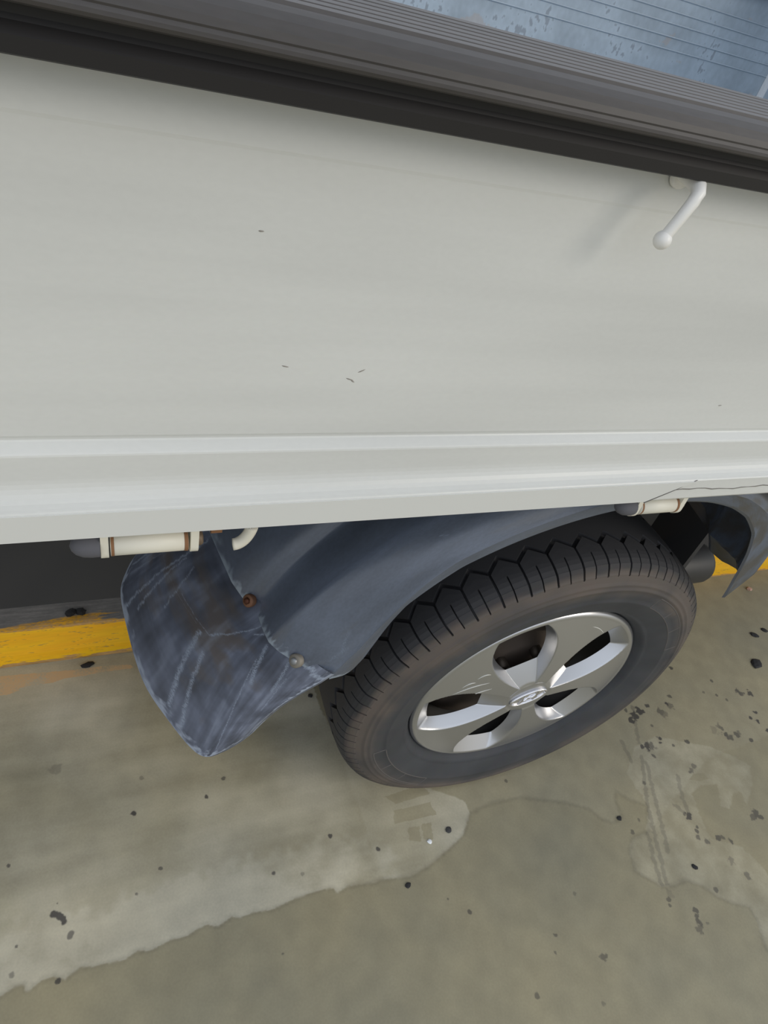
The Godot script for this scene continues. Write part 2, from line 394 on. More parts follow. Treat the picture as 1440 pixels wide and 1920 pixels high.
func fender_image() -> Image:
	# u from the front end of the arch to the bolted rear end, v from the flange to the inner side
	var w := 1024
	var h := 512
	var img := Image.create(w, h, false, Image.FORMAT_RGB8)
	var n1 := noise(0.01, 61, 4)
	var n2 := noise(0.12, 62, 3)
	for y in h:
		for x in w:
			var k := 1.0 + n1.get_noise_2d(x * 0.6, y) * 0.16 + n2.get_noise_2d(x, y) * 0.06
			var c := Color(0.355, 0.388, 0.448) * k
			var d := clampf(n1.get_noise_2d(x * 0.4 + 500.0, y) * 1.5 - 0.45, 0.0, 1.0)
			c = c.lerp(Color(0.40, 0.385, 0.37), d * 0.5)
			var u := float(x) / w
			if u < 0.30:
				c = c.lerp(Color(0.30, 0.29, 0.28), clampf(0.4 + n1.get_noise_2d(x * 1.5, y * 1.5) * 1.4, 0.0, 0.8))
			var e := clampf((0.010 + n2.get_noise_2d(x * 0.4, y * 0.4) * 0.012 - (1.0 - u)) * 120.0, 0.0, 1.0)
			c = c.lerp(Color(0.60, 0.65, 0.70), e * 0.8)
			img.set_pixel(x, y, c)
	for l in [[0.91, 0.25, 0.95, 0.20, 9.0, 0.14], [0.93, 0.20, 0.97, 0.22, 9.0, 0.14], [0.88, 0.16, 0.94, 0.14, 7.0, 0.10], [0.74, 0.34, 0.75, 0.36, 2.5, 0.7], [0.60, 0.2, 0.70, 0.17, 2.0, 0.25]]:
		scuff(img, Vector2(l[0] * w, l[1] * h), Vector2(l[2] * w, l[3] * h), l[4], l[5], Color(0.55, 0.60, 0.67), n2)
	return img

# ---------------------------------------------------------------- wheel
func pocket(x: float, y: float) -> float:
	# how far down the wall of the nearest of the five openings a point lies: 0 at the brink, 1 at the hole
	var r := sqrt(x * x + y * y)
	var a := fposmod(rad_to_deg(atan2(y, x)) - 42.0 + 36.0, 72.0) - 36.0
	var u := r * cos(deg_to_rad(a))
	var v := absf(r * sin(deg_to_rad(a)))
	var hw := 0.053 * sin(PI * 0.5 * clampf((u - 0.018) / 0.122, 0.0, 1.0))
	if u > 0.14:
		hw -= (u - 0.14) * (u - 0.14) * 7.0
	return minf(minf((hw - v) / 0.0085, (u - 0.036) / 0.040), (0.190 - r) / 0.024)

func cover_z(x: float, y: float) -> float:
	var r := sqrt(x * x + y * y)
	var z := 0.012 * (1.0 - pow(minf(r, 0.19) / 0.19, 2.0))
	if r > 0.193:
		z -= pow((r - 0.193) / 0.007, 2.0) * 0.006
	var d := pocket(x, y)
	if d > 0.0:
		z -= 0.0215 * minf(d, 1.1)
	if r < 0.042:
		z -= 0.0015 * clampf((0.042 - r) / 0.004, 0.0, 1.0)
	return z

func clip_tri(st: SurfaceTool, a: Vector3, b: Vector3, c: Vector3, fa: float, fb: float, fc: float):
	# keeps the part of a triangle where f <= 0
	var p := [a, b, c]
	var f := [fa, fb, fc]
	var q := []
	for i in 3:
		var j := (i + 1) % 3
		if f[i] <= 0.0:
			q.append(p[i])
		if (f[i] <= 0.0) != (f[j] <= 0.0):
			q.append(p[i].lerp(p[j], f[i] / (f[i] - f[j])))
	for i in range(1, q.size() - 1):
		for e in [q[0], q[i + 1], q[i]]:
			st.set_uv(Vector2(e.x, e.y))
			st.add_vertex(e)

func wheel_cover(parent: Node, m: Material) -> Node:
	var st := begin()
	st.set_smooth_group(0)
	var nr := 140
	var na := 840
	var pts := []
	var fs := []
	for i in nr + 1:
		var r := 0.2 * i / nr
		var row := []
		var fr := []
		for j in na + 1:
			var t := TAU * j / na
			var x := cos(t) * r
			var y := sin(t) * r
			row.append(Vector3(x, HUB + y, cover_z(x, y)))
			fr.append(pocket(x, y) - 1.0)
		pts.append(row)
		fs.append(fr)
	for i in nr:
		for j in na:
			clip_tri(st, pts[i][j], pts[i + 1][j], pts[i + 1][j + 1], fs[i][j], fs[i + 1][j], fs[i + 1][j + 1])
			if i > 0:
				clip_tri(st, pts[i][j], pts[i + 1][j + 1], pts[i][j + 1], fs[i][j], fs[i + 1][j + 1], fs[i][j + 1])
	# rolled edge behind the rim of the cover
	var back := []
	for j in na + 1:
		var t := TAU * j / na
		back.append([Vector3(cos(t) * 0.2, HUB + sin(t) * 0.2, cover_z(0.2, 0.0)), Vector3(cos(t) * 0.199, HUB + sin(t) * 0.199, -0.014)])
	grid(st, back, false, true)
	return put("wheel_cover", done(st), m, parent)

func tri_wave(x: float) -> float:
	return absf(fposmod(x, 1.0) - 0.5) * 4.0 - 1.0      # 1 at whole numbers, -1 between

func crown(z: float) -> float:
	# radius of the tread surface across the tyre
	var t := (z + 0.078) / 0.078
	return 0.3205 - 0.004 * t * t - 0.006 * pow(absf(t), 8.0)

func ground_clamp(p: Vector3) -> Vector3:
	if p.y < 0.0005:
		p.y = 0.0005
	return p

func build_tire(parent: Node, side_m: Material):
	# the tread: rows follow the zigzag grooves, columns the cross cuts; 48 blocks round
	var blocks := 48
	var nz := noise(9.0, 71, 3)
	var fr := [0.0, 0.025, 0.04, 0.20, 0.36, 0.46, 0.505, 0.515, 0.545, 0.555, 0.72, 0.86, 0.96, 0.975]
	# rows: z, zigzag share, kind (0 land shoulder, 1 zigzag groove, 2 middle rib, 3 inner shoulder)
	var rows := [[0.001, 0.0, 0], [-0.006, 0.0, 0], [-0.012, 0.0, 0], [-0.0175, 0.15, 0], [-0.0176, 0.15, 4], [-0.028, 0.6, 4], [-0.0365, 1.0, 4], [-0.0372, 1.0, 1], [-0.0440, 1.0, 1], [-0.0447, 1.0, 2], [-0.065, 0.3, 2], [-0.078, 0.0, 2], [-0.092, 0.3, 2], [-0.1112, 1.0, 2], [-0.1116, 1.0, 1], [-0.1166, 1.0, 1], [-0.1170, 1.0, 3], [-0.13, 0.4, 3], [-0.150, 0.0, 3], [-0.157, 0.0, 3]]
	var p := []
	var last := []
	for b in blocks:
		for k in fr.size():
			var t: float = (b + fr[k]) / blocks * TAU
			var col := []
			var cut := k <= 1 or k >= 13          # wide cut between two blocks
			var sipe := k == 7 or k == 8          # short cut in the middle of a block's shoulder
			for r in rows:
				var zz: float = r[0] + tri_wave(b + fr[k]) * 0.0088 * r[1]
				var rad := crown(zz)
				if r[2] == 1:
					rad -= 0.0075
				elif r[2] == 0 and (cut or sipe):
					rad -= 0.006
				elif r[2] == 4 and cut:
					rad -= 0.006
				elif r[2] == 3 and cut:
					rad -= 0.005
				col.append(ground_clamp(Vector3(cos(t) * rad, HUB + sin(t) * rad, zz)))
			p.append(col)
	p.append(p[0])
	var st := begin()
	var tc := []
	for col in p:
		var row := []
		for v in col:
			row.append(Color(0.032, 0.032, 0.038))
		tc.append(row)
	grid(st, p, false, false, [], tc)
	# the two sidewalls, joined to the tire; dust lies in a ring below the shoulder
	var prof := [Vector2(0.0005, 0.3105), Vector2(0.0045, 0.306), Vector2(0.0075, 0.301), Vector2(0.009, 0.2985), Vector2(0.0102, 0.2970), Vector2(0.0108, 0.2945), Vector2(0.0135, 0.288), Vector2(0.0148, 0.2845), Vector2(0.0165, 0.2835), Vector2(0.0172, 0.2815), Vector2(0.0165, 0.2795), Vector2(0.0175, 0.276), Vector2(0.0188, 0.2745), Vector2(0.0190, 0.2725), Vector2(0.0180, 0.2712), Vector2(0.0183, 0.265), Vector2(0.0182, 0.257), Vector2(0.0175, 0.25), Vector2(0.0185, 0.2485), Vector2(0.0180, 0.2465), Vector2(0.0155, 0.2385), Vector2(0.0125, 0.229), Vector2(0.0085, 0.219), Vector2(0.0065, 0.2145), Vector2(0.0065, 0.2125), Vector2(0.002, 0.2085), Vector2(-0.004, 0.2045), Vector2(-0.010, 0.2005), Vector2(-0.016, 0.196)]
	var n := 384
	var jag := []
	rng.seed = 77
	for k in 96:
		jag.append(rng.randf_range(-0.004, 0.004))
	var sp := []
	var cl := []
	for b in blocks:
		for k in fr.size():
			var t: float = (b + fr[k]) / blocks * TAU
			var row := []
			var crow := []
			var notch := k <= 1 or k >= 13 or k == 7 or k == 8
			for i in prof.size():
				var q: Vector2 = prof[i]
				var r := q.y
				var z := q.x
				if notch and i <= 4:
					r -= 0.0062 if i == 0 else 0.003
					z -= 0.0035
				row.append(ground_clamp(Vector3(cos(t) * r, HUB + sin(t) * r, z)))
				var d := nz.get_noise_3d(cos(t) * 0.33, sin(t) * 0.33, r * 1.8)
				var dust := lut([Vector2(0.235, 0.0), Vector2(0.258, 0.15), Vector2(0.274, 0.75), Vector2(0.285, 0.95), Vector2(0.300, 0.95), Vector2(0.3035, 0.7), Vector2(0.3065, 0.1), Vector2(0.315, 0.0)], r + d * 0.008 + jag[(b * 2 + (1 if k >= 8 else 0)) % 96]) * (0.85 + d * 0.7)
				if notch and i <= 4:
					dust = 0.0
				var base := Color(0.050, 0.053, 0.060) * (1.0 + d * 0.25)
				if r > 0.300:
					base = Color(0.030, 0.030, 0.034)
				if notch and i <= 4:
					base = Color(0.026, 0.026, 0.030)
				crow.append(base.lerp(Color(0.124, 0.100, 0.083), clampf(dust, 0.0, 1.0) * 0.85))
			sp.append(row)
			cl.append(crow)
	sp.append(sp[0])
	cl.append(cl[0])
	var cut_rows := []
	var cut_cols := []
	var low_rows := []
	var low_cols := []
	for j in sp.size():
		cut_rows.append(sp[j].slice(0, 6))
		cut_cols.append(cl[j].slice(0, 6))
		low_rows.append(sp[j].slice(5))
		low_cols.append(cl[j].slice(5))
	grid(st, cut_rows, false, true, [], cut_cols)
	grid(st, low_rows, true, true, [], low_cols)
	# raised lines of the moulded panels on the sidewall
	var inner := []
	for q in [Vector2(-0.157, 0.3105), Vector2(-0.166, 0.30), Vector2(-0.174, 0.27), Vector2(-0.172, 0.24), Vector2(-0.158, 0.205), Vector2(-0.150, 0.196)]:
		inner.append(q)
	var ip := []
	var ic := []
	for j in n + 1:
		var t := TAU * j / n
		var row := []
		var crow := []
		for q in inner:
			row.append(ground_clamp(Vector3(cos(t) * q.y, HUB + sin(t) * q.y, q.x)))
			crow.append(Color(0.04, 0.04, 0.042))
		ip.append(row)
		ic.append(crow)
	grid(st, ip, true, false, [], ic)
	put("tire", done(st), side_m, parent)
	# moulded outline boxes
	var ribm := mat(rgb(92, 88, 86), 0.8)
	for arc in [[20.0, 62.0], [196.0, 240.0]]:
		st = begin()
		for rr in [0.2685, 0.2475]:
			var path := []
			var rad := []
			for k in 25:
				var t := deg_to_rad(lerpf(arc[0], arc[1], k / 24.0))
				path.append(Vector3(cos(t) * rr, HUB + sin(t) * rr, 0.0176))
				rad.append(0.0011)
			tube(st, path, rad, 6)
		for k in 4:
			var t := deg_to_rad(lerpf(arc[0], arc[1], k / 3.0))
			tube(st, [Vector3(cos(t) * 0.2685, HUB + sin(t) * 0.2685, 0.0176), Vector3(cos(t) * 0.2475, HUB + sin(t) * 0.2475, 0.0176)], [0.0011, 0.0011], 6)
		put("moulded_line", done(st), ribm, parent)

func build_wheel(truck: Node3D):
	var wheel := Node3D.new()
	wheel.name = "wheel"
	truck.add_child(wheel, true)
	var side_m := mat(Color.WHITE, 0.7)
	side_m.vertex_color_use_as_albedo = true
	build_tire(wheel, side_m)
	var silver := mat(rgb(196, 197, 200), 0.30, 0.88)
	wheel_cover(wheel, silver)
	# steel rim and drum behind the cover
	var st := begin()
	lathe(st, [Vector2(-0.016, 0.197), Vector2(-0.012, 0.2005), Vector2(-0.02, 0.194), Vector2(-0.03, 0.186), Vector2(-0.07, 0.180), Vector2(-0.075, 0.172), Vector2(-0.11, 0.170), Vector2(-0.15, 0.185), Vector2(-0.158, 0.199)])
	put("rim", done(st), mat(rgb(52, 50, 48), 0.6, 0.2), wheel)
	st = begin()
	lathe(st, [Vector2(-0.080, 0.171), Vector2(-0.062, 0.155), Vector2(-0.048, 0.130), Vector2(-0.046, 0.105), Vector2(-0.055, 0.088), Vector2(-0.040, 0.075), Vector2(-0.038, 0.05), Vector2(-0.038, 0.0)])
	put("wheel_disc", done(st), mat(rgb(76, 66, 58), 0.8, 0.1), wheel)
	var nut := mat(rgb(70, 62, 54), 0.5, 0.5)
	for k in 6:
		st = begin()
		var t := TAU * k / 6.0 + 0.3
		var c := Vector3(cos(t) * 0.062, HUB + sin(t) * 0.062, -0.04)
		tube(st, [c, c + Vector3(0, 0, 0.018), c + Vector3(0, 0, 0.0181)], [0.011, 0.011, 0.0], 6)
		put("wheel_nut", done(st), nut, wheel)
	# scratches on the wheel cover, upper left
	var scr := mat(rgb(214, 214, 208), 0.5, 0.3)
	for l in [[-0.150, 0.040, -0.095, 0.062], [-0.158, 0.030, -0.120, 0.022], [-0.140, 0.055, -0.120, 0.066], [-0.135, 0.020, -0.085, 0.045], [-0.120, 0.075, -0.100, 0.083], [0.05, 0.165, 0.085, 0.140]]:
		st = begin()
		var sp := []
		var sr := []
		for k in 9:
			var f := k / 8.0
			var x := lerpf(l[0], l[2], f)
			var y := lerpf(l[1], l[3], f) + 0.004 * sin(f * PI)
			sp.append(Vector3(x, HUB + y, cover_z(x, y) + 0.0001))
			sr.append(0.0007 * sin(f * PI) + 0.0001)
		tube(st, sp, sr, 6)
		put("scratch", done(st), scr, wheel)
	# the oval emblem in the middle: a ring with a slanted H
	var chrome := mat(rgb(230, 230, 234), 0.22, 0.9)
	st = begin()
	var tilt := deg_to_rad(22.0)
	var zc := cover_z(0.0, 0.0) + 0.0015
	var path := []
	var rad := []
	for k in 49:
		var t := TAU * k / 48.0
		var q := Vector2(cos(t) * 0.032, sin(t) * 0.0145).rotated(tilt)
		path.append(Vector3(q.x, HUB + q.y, zc))
		rad.append(0.0022)
	var plate := []
	for k in 49:
		var t := TAU * k / 48.0
		var row := []
		for f in [1.0, 0.6, 0.2, 0.0]:
			var q := Vector2(cos(t) * 0.031 * f, sin(t) * 0.0138 * f).rotated(tilt)
			row.append(Vector3(q.x, HUB + q.y, zc + 0.0012 * (1.0 - f * f) - 0.0006))
		plate.append(row)
	grid(st, plate, true, true)
	tube(st, path, rad, 10)
	for s in [[Vector2(-0.0165, -0.0085), Vector2(-0.008, 0.0105)], [Vector2(0.008, -0.0105), Vector2(0.0165, 0.0085)], [Vector2(-0.013, -0.003), Vector2(-0.002, 0.001)], [Vector2(-0.002, 0.001), Vector2(0.013, 0.003)]]:
		var a: Vector2 = s[0].rotated(tilt)
		var b: Vector2 = s[1].rotated(tilt)
		tube(st, [Vector3(a.x, HUB + a.y, zc), Vector3((a.x + b.x) / 2, HUB + (a.y + b.y) / 2, zc + 0.0014), Vector3(b.x, HUB + b.y, zc)], [0.0018, 0.0028, 0.0018], 10)
	var em := put("emblem", done(st), chrome, wheel)
	em.set_meta("label", "chrome oval emblem with a slanted letter H")

# ---------------------------------------------------------------- mudguard
func fender_point(phi: float, z: float) -> Vector3:
	var prof := lut([Vector2(-0.26, 0.535), Vector2(-0.12, 0.518), Vector2(-0.092, 0.508), Vector2(-0.081, 0.4955), Vector2(-0.074, 0.4945), Vector2(-0.03, 0.4990), Vector2(-0.015, 0.5), Vector2(-0.008, 0.4995), Vector2(0.012, 0.4955), Vector2(0.028, 0.491), Vector2(0.038, 0.4865), Vector2(0.043, 0.481)], z)
	var bend := lut([Vector2(42, 0.345), Vector2(45.5, 0.378), Vector2(52, 0.42), Vector2(62, 0.452), Vector2(75, 0.466), Vector2(90, 0.470), Vector2(125, 0.470), Vector2(130, 0.463), Vector2(139, 0.442), Vector2(146, 0.430), Vector2(154, 0.426)], phi)
	var w := lut([Vector2(-0.04, 0.0), Vector2(-0.015, 0.05), Vector2(0.0, 0.18), Vector2(0.012, 0.40), Vector2(0.028, 0.70), Vector2(0.038, 0.9), Vector2(0.043, 1.0)], z)
	if z > 0.015:
		z = 0.015 + (z - 0.015) * 0.6
	var r := prof + (bend - 0.481) * w
	if phi < 80.0:
		r = prof + (bend - 0.481) * lerpf(0.75, 1.0, w)
	var t := deg_to_rad(phi)
	return Vector3(cos(t) * r, HUB + sin(t) * r, z)

func build_fender(truck: Node3D):
	var zs := [-0.26, -0.22, -0.18, -0.14, -0.12, -0.105, -0.094, -0.087, -0.082, -0.079, -0.074, -0.062, -0.048, -0.034, -0.025, -0.019, -0.015, -0.011, -0.006, 0.0, 0.006, 0.012, 0.018, 0.024, 0.030, 0.036, 0.040, 0.043]
	var rear := [Vector2(-0.26, 157.8), Vector2(-0.21, 157.5), Vector2(-0.085, 156.3), Vector2(0.0, 154.3), Vector2(0.012, 154.0), Vector2(0.043, 153.6)]
	var front := [Vector2(-0.26, 33.0), Vector2(-0.05, 34.0), Vector2(0.0, 39.0), Vector2(0.025, 44.0), Vector2(0.043, 48.5)]
	var lip := [Vector2(43, 0.338), Vector2(44, 0.343), Vector2(50, 0.365), Vector2(57, 0.399), Vector2(63, 0.425), Vector2(70, 0.441), Vector2(76, 0.448), Vector2(82, 0.451), Vector2(104, 0.4515), Vector2(125, 0.452), Vector2(135, 0.441), Vector2(138.7, 0.431), Vector2(143.7, 0.416), Vector2(147.7, 0.406), Vector2(151.2, 0.403), Vector2(153.5, 0.409)]
	var n := 120
	var p := []
	var q := []
	for i in n + 1:
		var col := []
		var inn := []
		# the flange turned in below the outer edge, down to the lip round the wheel opening
		for s in [0.0, 0.1, 0.4, 0.7, 0.97]:
			var f := float(i) / n
			var ph := lerpf(lerpf(43.5, 47.8, s), lerpf(152.6, 153.9, sqrt(s)), f)
			var r0 := lut(lip, ph)
			var r1 := Vector2(fender_point(ph, 0.043).x, fender_point(ph, 0.043).y - HUB).length()
			var r := lerpf(r0, r1, s)
			var t := deg_to_rad(ph)
			col.append(Vector3(cos(t) * r, HUB + sin(t) * r, lerpf(0.0295, 0.0325, s)))
		for k in range(zs.size() - 1, -1, -1):
			col.append(fender_point(lerpf(lut(front, zs[k]), lut(rear, zs[k]), float(i) / n), zs[k]))
		for v in col:
			var d := Vector3(v.x, v.y - HUB, 0).normalized()
			inn.append(v - d * 0.0035 - Vector3(0, 0, 0.0025))
		p.append(col)
		q.append(inn)
	var st := begin()
	var flange := []
	var body := []
	for c in p:
		flange.append(c.slice(0, 5))
		body.append(c.slice(4))
	var fuv := []
	var buv := []
	var rows: int = p[0].size()
	for i in n + 1:
		var a := []
		var b := []
		for k in 5:
			a.append(Vector2(float(i) / n, float(k) / rows))
		for k in range(4, rows):
			b.append(Vector2(float(i) / n, float(k) / rows))
		fuv.append(a)
		buv.append(b)
	grid(st, flange, false, true, fuv)
	grid(st, body, true, true, buv)
	grid(st, q, false, false)
	var m: int = p[0].size() - 1
	var e0 := []
	var e1 := []
	for j in m + 1:
		e0.append([p[0][j], q[0][j]])
		e1.append([p[n][j], q[n][j]])
	grid(st, e0, false, false)
	grid(st, e1, false, true)
	var s0 := []
	for i in n + 1:
		s0.append([p[i][0], q[i][0]])
	grid(st, s0, false, true)
	var fm := mat(Color.WHITE, 0.33)
	fm.metallic_specular = 0.6
	fm.albedo_texture = tex(fender_image())
	put("mudguard", done(st), fm, truck)

func cr(a: Array, t: float) -> Vector3:
	var n := a.size() - 1
	var f := clampf(t, 0.0, 1.0) * n
	var i := mini(int(f), n - 1)
	return a[i].cubic_interpolate(a[i + 1], a[maxi(i - 1, 0)], a[mini(i + 2, n)], f - i)

func build_flap(truck: Node3D):
	var seam := [Vector3(-0.392, 0.192, 0.036), Vector3(-0.400, 0.195, 0.031), Vector3(-0.410, 0.199, 0.022), Vector3(-0.420, 0.201, 0.004), Vector3(-0.432, 0.202, -0.02), Vector3(-0.442, 0.202, -0.04), Vector3(-0.452, 0.201, -0.06), Vector3(-0.464, 0.2, -0.10), Vector3(-0.475, 0.202, -0.16), Vector3(-0.483, 0.205, -0.21), Vector3(-0.488, 0.21, -0.245)]
	var edge := [Vector3(-0.4721, 0.1150, 0.0435), Vector3(-0.4910, 0.1000, 0.0478), Vector3(-0.5087, 0.0900, 0.0507), Vector3(-0.5252, 0.0840, 0.0489), Vector3(-0.5419, 0.0830, 0.0321), Vector3(-0.5628, 0.0840, -0.0088), Vector3(-0.586, 0.087, -0.066), Vector3(-0.601, 0.092, -0.142), Vector3(-0.608, 0.102, -0.208), Vector3(-0.594, 0.115, -0.242), Vector3(-0.575, 0.135, -0.258)]
	var p := []
	var q := []
	var nu := 48
	var nv := 20
	for i in nu + 1:
		var a := cr(seam, float(i) / nu)
		var b := cr(edge, float(i) / nu)
		var row := []
		var back := []
		for j in nv + 1:
			var t := float(j) / nv
			var c := a.lerp(b, t)
			# a shallow outward bow and a little waviness of the rubber
			c += Vector3(-0.006, 0.005, 0.0) * sin(t * PI) + Vector3(-0.0012, 0.001, 0) * sin(float(i) / nu * 17.0 + t * 4.0) * t
			if j == 0:
				c += Vector3(0.01, 0.012, 0)
			row.append(c + Vector3(0, HUB, 0))
			back.append(c + Vector3(0.0035, HUB - 0.003, -0.001))
		p.append(row)
		q.append(back)
	var st := begin()
	grid(st, p, true)
	st.set_smooth_group(1)
	grid(st, q, true, true)
	var rim := []
	for i in nu + 1:
		rim.append([p[i][nv], q[i][nv]])
	grid(st, rim, false)
	for i in [0, nu]:
		var r2 := []
		for j in nv + 1:
			r2.append([p[i][j], q[i][j]])
		grid(st, r2, false, i == 0)
	var m := mat(Color.WHITE, 0.5)
	m.albedo_texture = tex_t(flap_image())
	var flap := put("mud_flap", done(st), m, truck)
	flap.set_meta("label", "scuffed slate rubber mud flap bolted to the mudguard")
	# two bolts with washers on the seam
	var spots := [[Vector3(-0.461, 0.210, -0.083), rgb(128, 92, 70), rgb(92, 56, 40)], [Vector3(-0.4245, 0.214, 0.017), rgb(140, 134, 124), rgb(150, 152, 155)]]
	for b in spots:
		var c: Vector3 = b[0] + Vector3(0, HUB, 0)
		var n := Vector3(-0.80, 0.45, 0.40).normalized()
		st = begin()
		tube(st, [c - n * 0.006, c + n * 0.0008, c + n * 0.0016, c + n * 0.0016], [0.0085, 0.0085, 0.0075, 0.0], 24)
		var washer := put("washer", done(st), mat(b[1], 0.6, 0.4), flap)
		st = begin()
		tube(st, [c, c + n * 0.004, c + n * 0.0048, c + n * 0.0049], [0.0046, 0.0046, 0.0036, 0.0], 6)
		put("bolt", done(st), mat(b[2], 0.45, 0.6), flap)

func tex_t(img: Image) -> ImageTexture:
	return tex(img)

# ---------------------------------------------------------------- drop side and its fittings
func build_gate(truck: Node3D, white: Material):
	var f := [Vector2(0.0475, 1.118), Vector2(0.0500, 1.0745), Vector2(0.0501, 1.0725), Vector2(0.0498, 1.0705), Vector2(0.0498, 1.0650), Vector2(0.0500, 0.96), Vector2(0.0500, 0.8785), Vector2(0.0490, 0.8762), Vector2(0.0487, 0.8745), Vector2(0.0494, 0.8734), Vector2(0.0516, 0.8721), Vector2(0.0566, 0.8690), Vector2(0.0576, 0.8681), Vector2(0.058, 0.8668), Vector2(0.058, 0.8470), Vector2(0.0583, 0.8435), Vector2(0.0592, 0.8400), Vector2(0.0607, 0.8367), Vector2(0.0628, 0.8338), Vector2(0.0656, 0.8315), Vector2(0.0690, 0.8299), Vector2(0.0712, 0.8291), Vector2(0.0720, 0.8280), Vector2(0.0720, 0.8045), Vector2(0.0705, 0.8020), Vector2(0.050, 0.8020), Vector2(0.022, 0.812), Vector2(0.022, 1.118)]
	put("side_gate", extrude(f, -1.25, 1.39), white, truck)
	# folded hem sheet over the lower face, ending in a slanting cut
	var st := begin()
	st.set_smooth_group(-1)
	var pts := [Vector2(-1.25, 0.8275), Vector2(-0.056, 0.8275), Vector2(-0.108, 0.8030), Vector2(-1.25, 0.8030)]
	var zf := 0.0732
	for k in [0, 1, 2, 0, 2, 3]:
		st.set_uv(Vector2(0.5, 0.62))
		st.add_vertex(Vector3(pts[k].x, pts[k].y, zf))
	for k in 4:
		var a: Vector2 = pts[k]
		var b: Vector2 = pts[(k + 1) % 4]
		for v in [Vector3(a.x, a.y, zf), Vector3(a.x, a.y, 0.071), Vector3(b.x, b.y, 0.071), Vector3(a.x, a.y, zf), Vector3(b.x, b.y, 0.071), Vector3(b.x, b.y, zf)]:
			st.set_uv(Vector2(0.5, 0.62))
			st.add_vertex(v)
	put("gate_hem", done(st), white, truck)
	st = begin()
	tube(st, [Vector3(-0.110, 0.8022, 0.0729), Vector3(-0.080, 0.8168, 0.0731), Vector3(-0.054, 0.8290, 0.0722)], [0.0009, 0.0006, 0.0003], 8)
	put("hem_seam", done(st), mat(rgb(96, 94, 90), 0.9), truck)
	# flaked line of cracked paint beside the hem's end
	st = begin()
	var path := []
	var rad := []
	for k in 15:
		var t := k / 14.0
		path.append(Vector3(lerpf(-0.078, 0.075, t), lerpf(0.8165, 0.8145, t) + sin(t * 9.0) * 0.0012 + sin(t * 31.0) * 0.0006, 0.0719))
		rad.append(0.0004 + 0.0004 * absf(sin(t * 13.0)))
	tube(st, path, rad, 6)
	put("paint_crack", done(st), mat(rgb(120, 118, 112), 0.8), truck)
	# small scratches through the paint
	var dark := mat(rgb(150, 145, 138), 0.8)
	for s in [[Vector2(-0.4428, 0.9345), 0.0032, 0.5], [Vector2(-0.4505, 0.9272), 0.0035, -0.3], [Vector2(-0.4478, 0.9255), 0.0018, -0.5], [Vector2(-0.0617, 0.9068), 0.0025, 0.1], [Vector2(-0.5267, 1.0276), 0.0018, 0.0], [Vector2(-0.50, 0.9365), 0.0028, -0.2]]:
		st = begin()
		var c := Vector3(s[0].x, s[0].y, 0.05)
		var d: Vector3 = Vector3(cos(s[2]), sin(s[2]), 0) * s[1]
		tube(st, [c - d, c - d * 0.4, c + d * 0.5, c + d], [0.0, 0.0005, 0.0004, 0.0], 6)
		put("scratch", done(st), dark, truck)

func build_rail(truck: Node3D):
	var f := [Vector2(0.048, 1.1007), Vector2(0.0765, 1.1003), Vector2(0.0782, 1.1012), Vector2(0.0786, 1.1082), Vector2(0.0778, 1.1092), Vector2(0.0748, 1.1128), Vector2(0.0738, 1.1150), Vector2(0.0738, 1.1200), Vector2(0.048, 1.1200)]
	put("rail_shade_band", extrude(f, -1.25, 1.39), mat(rgb(26, 24, 25), 0.55), truck)  # lower rail bands, their shade put into a near-black colour
	f = [Vector2(0.0738, 1.1202), Vector2(0.0845, 1.1203), Vector2(0.0862, 1.1212), Vector2(0.0868, 1.1228), Vector2(0.0866, 1.1245), Vector2(0.0856, 1.1262), Vector2(0.0858, 1.1272), Vector2(0.0845, 1.1305), Vector2(0.0815, 1.1345), Vector2(0.0775, 1.1375), Vector2(0.0730, 1.1393)]
	# seven low ribs over the top
	var n := 7
	for k in n:
		var z0 := lerpf(0.071, 0.004, float(k) / n)
		var z1 := lerpf(0.071, 0.004, float(k + 1) / n)
		var y0 := lerpf(1.1398, 1.1448, float(k) / n)
		var y1 := lerpf(1.1398, 1.1448, float(k + 1) / n)
		f.append(Vector2(z0, y0 - 0.0008))
		f.append(Vector2(lerpf(z0, z1, 0.12), y0 + 0.0010))
		f.append(Vector2(lerpf(z0, z1, 0.80), y1 + 0.0008))
		f.append(Vector2(lerpf(z0, z1, 0.92), y1 - 0.0008))
	f.append_array([Vector2(0.0, 1.1448), Vector2(-0.003, 1.142), Vector2(-0.003, 1.105), Vector2(0.018, 1.105), Vector2(0.018, 1.1195)])
	var m := mat(Color.WHITE, 0.5)
	var w := 1024
	var h := 256
	var img := Image.create(w, h, false, Image.FORMAT_RGB8)
	var n1 := noise(0.03, 81, 4)
	var n2 := noise(0.3, 82, 2)
	for y in h:
		for x in w:
			var k := 1.0 + n1.get_noise_2d(x * 0.1, y * 1.2) * 0.22 + n2.get_noise_2d(x * 0.5, y) * 0.06
			img.set_pixel(x, y, Color(0.255 * k, 0.243 * k, 0.240 * k))
	m.albedo_texture = tex(img)
	put("top_rail", extrude(f, -1.25, 1.39), m, truck)

